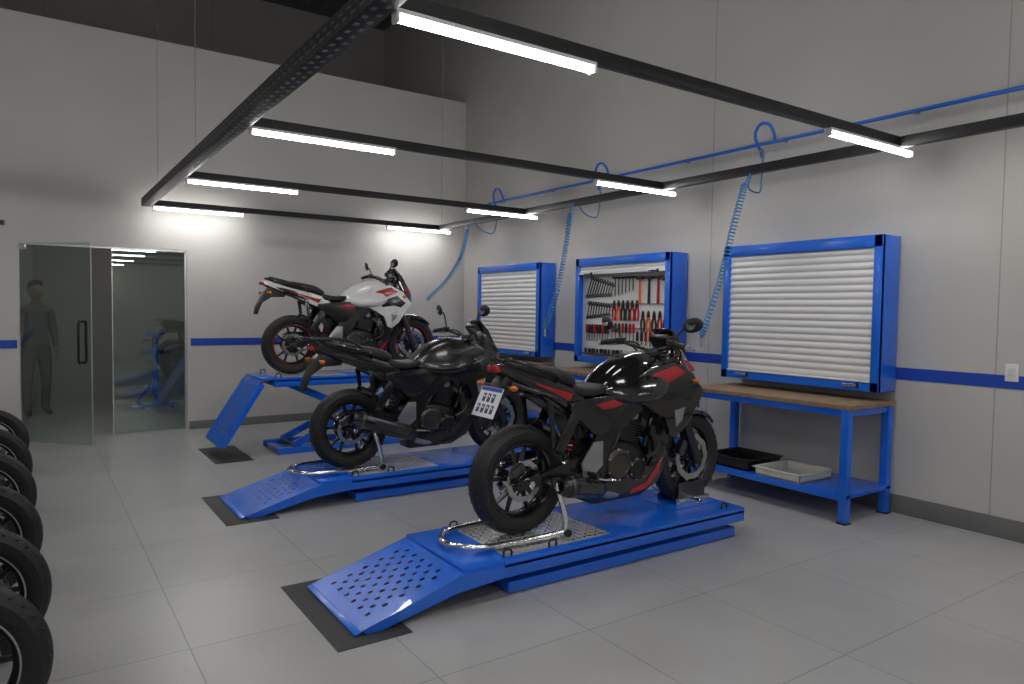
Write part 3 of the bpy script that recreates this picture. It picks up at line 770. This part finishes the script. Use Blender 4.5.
    if rack:
        for s_ in (-1, 1):
            b.tube([(.10, s_*.12, .90), (-.05, s_*.12, .99), (-.30, s_*.10, 1.005), (-.36, s_*.03, 1.005)], .010, M_black)
            b.tube([(-.10, s_*.12, .99), (-.16, s_*.10, .93)], .008, M_black, n=1)
        for x in (-.08, -.18, -.27): b.box((x, 0, 1.005), (.03, .22, .008), M_black, bev=.003)
    b.squash(tail); b.build('tail_assembly', e)

    # bars
    b = MB(); W = barw
    b.box((1.045, 0, 1.0), (.05, .12, .04), M_grey, bev=.01)
    b.tube([(.94, -.37*W, 1.045), (.965, -.25*W, 1.065), (1.02, -.13*W, 1.03), (1.04, 0, 1.015), (1.02, .13*W, 1.03), (.965, .25*W, 1.065), (.94, .37*W, 1.045)], .0125, M_black, n=6)
    b.box((1.115, 0, 1.065), (.045, .16, .10), M_black, R=RY(radians(-35)), bev=.015)
    b.box((1.095, 0, 1.078), (.004, .12, .06), M_lamp, R=RY(radians(-35)), bev=.0015)
    for s_ in (-1, 1):
        b.cyl((.963, s_*.255*W, 1.063), (.938, s_*.375*W, 1.046), .018, M_rub); b.cyl((.938, s_*.375*W, 1.046), (.934, s_*.395*W, 1.043), .020, M_silver)
        b.box((.972, s_*.225*W, 1.063), (.05, .05, .045), M_black, bev=.01)
        b.tube([(.99, s_*.215*W, 1.055), (1.02, s_*.25*W, 1.045), (1.01, s_*.33*W, 1.035), (.995, s_*.385*W, 1.03)], .0065, M_silver)
        b.tube([(.98, s_*.21*W, 1.06), (1.05, s_*.16*W, 1.05), (1.12, s_*.09, .96), (1.10, s_*.06, .86)], .006, M_black)
        b.tube([(.99, s_*.20*W, 1.05), (1.08, s_*.20*W, 1.01), (1.13, s_*.12, .90), (1.05, s_*.08, .78)], .006, M_black)
        if s_ < 0: b.cyl((1.0, s_*.20*W, 1.07), (1.0, s_*.20*W, 1.11), .022, M_black)
        if mirrors:
            k = lift_bar
            b.tube([(.975, s_*.235, 1.08), (.985, s_*.25, 1.11), (.985, s_*.29, 1.145+k), (.98, s_*.335, 1.17+k)], .007, M_black)
            Rm = RZ(s_*radians(-12)) @ RY(radians(-8)) @ RX(s_*radians(12))
            b.ell((.985, s_*.375, 1.18+k), (.018, .070, .046), M_black, R=Rm)
            b.lathe([(.001, -.0035), (.032, -.0035)], (.970, s_*.372, 1.18+k), (1, s_*-.2, -.1), M_mirror, 16)
    b.build('handlebars', e)
    return e

def clone(src, name, loc, rot=0, sc=1):
    e = empty(name, loc, (0, 0, rot), sc)
    for c in list(src.children):
        o = bpy.data.objects.new(c.name, c.data); COL.objects.link(o); o.parent = e
    return e

m = motorcycle('motorcycle', M_blackg, M_red, M_blackm, tail=.80, spring=M_red); m.location = (2.33, YL[0]+.34, .204); m.scale = (1.035,)*3
m = motorcycle('motorcycle', M_blackm, M_engd, M_blackm, rack=True, plate=False, bigpipe=True, lift_bar=.05); m.location = (2.13, YL[1]+.34, .204); m.scale = (1.05,)*3
m = motorcycle('motorcycle', M_white, M_red, M_black, rimstripe=M_red, plate=False, spring=M_red, headm=M_blackg, accent2=M_blackm); m.location = (2.29, YL[2]+.34, .794); m.scale = (1.02,)*3
park = motorcycle('motorcycle', M_blackg, M_grey, M_engd, rimstripe=M_silver, barw=.72, mirrors=False, fguard=False)
park.location = (-1.61, 2.86, 0)
for i, y in enumerate((3.55, 4.40, 5.35, 6.35, 7.45)):
    clone(park, 'motorcycle', (-1.60-.02*i, y, 0))

# ------------------------------------------------------------ paddock stands
def paddock(x, y, H, s=1.):
    b = MB(); r = .0175; z = H+.028; hw = .175; xs = x+.14; zs = H+.31*s
    b.tube([(xs-.02, y-hw-.03, z), (xs-.25, y-hw-.03, z), (x-.36, y-hw, z), (x-.46, y-hw+.10, z), (x-.48, y, z), (x-.46, y+hw-.10, z), (x-.36, y+hw, z), (xs-.25, y+hw+.03, z), (xs-.02, y+hw+.03, z)], r, M_steel, n=6, seg=12)
    for s_ in (-1, 1):
        b.tube([(xs+.05, y+s_*(hw+.03), z), (xs+.055, y+s_*(hw+.03), z+.08), (xs+.02, y+s_*(hw+.02), zs-.08), (xs, y+s_*(hw), zs-.005)], r, M_steel, n=5, seg=12)
        b.tube([(xs-.02, y+s_*(hw+.03), z), (xs+.05, y+s_*(hw+.03), z)], r, M_steel, n=1, seg=12)
        b.box((xs, y+s_*(hw+.005), zs-.005), (.05, .025, .05), M_grey, bev=.004)
        b.cyl((xs+.06, y+s_*(hw+.05)-.012, H+.026), (xs+.06, y+s_*(hw+.05)+.012, H+.026), .024, M_black)
    b.build('paddock_stand')
paddock(2.33, YL[0]+.34, .204, 1.045); paddock(2.13, YL[1]+.34, .204, 1.05)

# ------------------------------------------------------------ back room: workshop stand, person
b = MB(); sx, sy = 1.52, 11.6
b.box((sx, sy, .03), (.62, .06, .05), M_blue, bev=.005); b.box((sx-.2, sy, .03), (.06, .5, .05), M_blue, bev=.005); b.box((sx+.2, sy, .03), (.06, .5, .05), M_blue, bev=.005)
b.box((sx, sy, .55), (.07, .07, 1.05), M_blue, bev=.005); b.box((sx, sy, .82), (.38, .06, .06), M_blue, bev=.005)
b.box((sx, sy, 1.09), (.24, .12, .04), M_blue, bev=.005); bar(b, (sx-.25, sy, .06), (sx, sy, .42), .04, .04, M_blue)
b.cyl((sx+.08, sy-.1, .82), (sx+.08, sy+.1, .82), .04, M_grey); b.tube([(sx, sy-.03, .95), (sx-.12, sy-.08, 1.0), (sx-.20, sy-.09, .95)], .012, M_grey)
for q in (-.2, .2):
    for w in (-.22, .22): b.cyl((sx+q, sy+w-.015, .03), (sx+q, sy+w+.015, .03), .03, M_black)
b.build('repair_stand')

def cloth():
    m = bpy.data.materials.new('clothes'); m.use_nodes = True; nt = m.node_tree; bs = nt.nodes['Principled BSDF']
    tc = nt.nodes.new('ShaderNodeTexCoord'); sp = nt.nodes.new('ShaderNodeSeparateXYZ'); mp = nt.nodes.new('ShaderNodeMapRange')
    mp.inputs['From Max'].default_value = 1.8; r = nt.nodes.new('ShaderNodeValToRGB'); r.color_ramp.interpolation = 'CONSTANT'
    E = r.color_ramp.elements; E[0].position = 0; E[0].color = (.03, .03, .03, 1); E[1].position = .05; E[1].color = (.06, .062, .065, 1)
    k = E.new(.53); k.color = (.11, .11, .11, 1); k = E.new(.84); k.color = (.30, .18, .13, 1)
    nt.links.new(tc.outputs['Object'], sp.inputs[0]); nt.links.new(sp.outputs['Z'], mp.inputs[0]); nt.links.new(mp.outputs[0], r.inputs[0]); nt.links.new(r.outputs[0], bs.inputs['Base Color'])
    bs.inputs['Roughness'].default_value = .8; return m
def person(loc, rot):
    e = empty('person_standing', loc, (0, 0, rot))
    V = [(0, 0, .96, .14, .11), (0, 0, 1.12, .135, .10), (0, -.01, 1.30, .165, .115), (0, 0, 1.43, .11, .08), (0, 0, 1.50, .058, .058), (0, -.01, 1.57, .052, .052)]
    Ed = [(0, 1), (1, 2), (2, 3), (3, 4), (4, 5)]
    for s_ in (-1, 1):
        o = len(V)
        V += [(s_*.17, 0, 1.42, .070, .068), (s_*.21, .02, 1.15, .054, .054), (s_*.225, -.06, .92, .036, .036), (s_*.095, 0, .86, .10, .10), (s_*.10, -.02-.04*s_, .50, .070, .072), (s_*.105, .03, .10, .052, .055), (s_*.115, -.06, .045, .045, .038), (s_*.125, -.17, .038, .038, .030)]
        Ed += [(3, o), (o, o+1), (o+1, o+2), (0, o+3), (o+3, o+4), (o+4, o+5), (o+5, o+6), (o+6, o+7)]
    me = bpy.data.meshes.new('body'); me.from_pydata([v[:3] for v in V], Ed, []); me.materials.append(cloth())
    ob = bpy.data.objects.new('body', me); COL.objects.link(ob); ob.parent = e
    sk = ob.modifiers.new('Skin', 'SKIN'); sk.use_smooth_shade = True
    for i, v in enumerate(V): me.skin_vertices[0].data[i].radius = (v[3], v[4])
    me.skin_vertices[0].data[0].use_root = True
    sd = ob.modifiers.new('Sub', 'SUBSURF'); sd.levels = 2; sd.render_levels = 2
    b = MB()
    b.sup([(-.105, 1.62, 1.72, .05, 2.2), (-.09, 1.57, 1.77, .068, 2.2), (-.03, 1.55, 1.80, .076, 2.2), (.05, 1.58, 1.80, .074, 2.2), (.10, 1.64, 1.76, .045, 2.2)], M_skin, M=Matrix.Rotation(pi/2, 4, 'Z'))
    b.sup([(-.095, 1.735, 1.78, .05, 2.2), (-.04, 1.72, 1.825, .083, 2.2), (.05, 1.62, 1.825, .083, 2.2), (.115, 1.65, 1.78, .05, 2.2)], M_hair, M=Matrix.Rotation(pi/2, 4, 'Z'))
    b.ell((0, -.112, 1.655), (.012, .018, .022), M_skin)
    for s_ in (-1, 1):
        b.ell((s_*.08, 0, 1.665), (.01, .02, .03), M_skin); b.ell((s_*.03, -.098, 1.685), (.013, .008, .007), M_white); b.ell((s_*.03, -.104, 1.685), (.005, .004, .005), M_black)
    b.box((0, -.103, 1.61), (.045, .008, .008), M_red, bev=.003)
    b.build('head', e)
    b = MB()
    for s_ in (-1, 1):
        w = Vector((s_*.226, -.065, .91))
        b.tube([tuple(w)+(.026,), tuple(w+Vector((0, -.01, -.05)))+(.034,), tuple(w+Vector((0, -.015, -.09)))+(.03,)], .03, M_skin, n=4, seg=10, flat=.6)
        for k in range(4):
            yk = -.045+k*.021; L = (.065, .078, .083, .072)[3-k]
            p = w+Vector((0, yk+.005, -.085))
            b.tube([tuple(p)+(.009,), tuple(p+Vector((-s_*.006, -.003, -L*.5)))+(.0085,), tuple(p+Vector((-s_*.022, -.004, -L)))+(.007,)], .008, M_skin, n=3, seg=8)
        p = w+Vector((0, -.03, -.03)); b.tube([tuple(p)+(.011,), tuple(p+Vector((-s_*.005, -.03, -.03)))+(.010,), tuple(p+Vector((-s_*.012, -.038, -.065)))+(.008,)], .01, M_skin, n=3, seg=8)
    b.build('hands', e)
person((.06, 11.5, .0), radians(15))

# ------------------------------------------------------------ world
w = bpy.data.worlds.new('world'); S.world = w; w.use_nodes = True
w.node_tree.nodes['Background'].inputs[0].default_value = (.5, .52, .55, 1); w.node_tree.nodes['Background'].inputs[1].default_value = .1
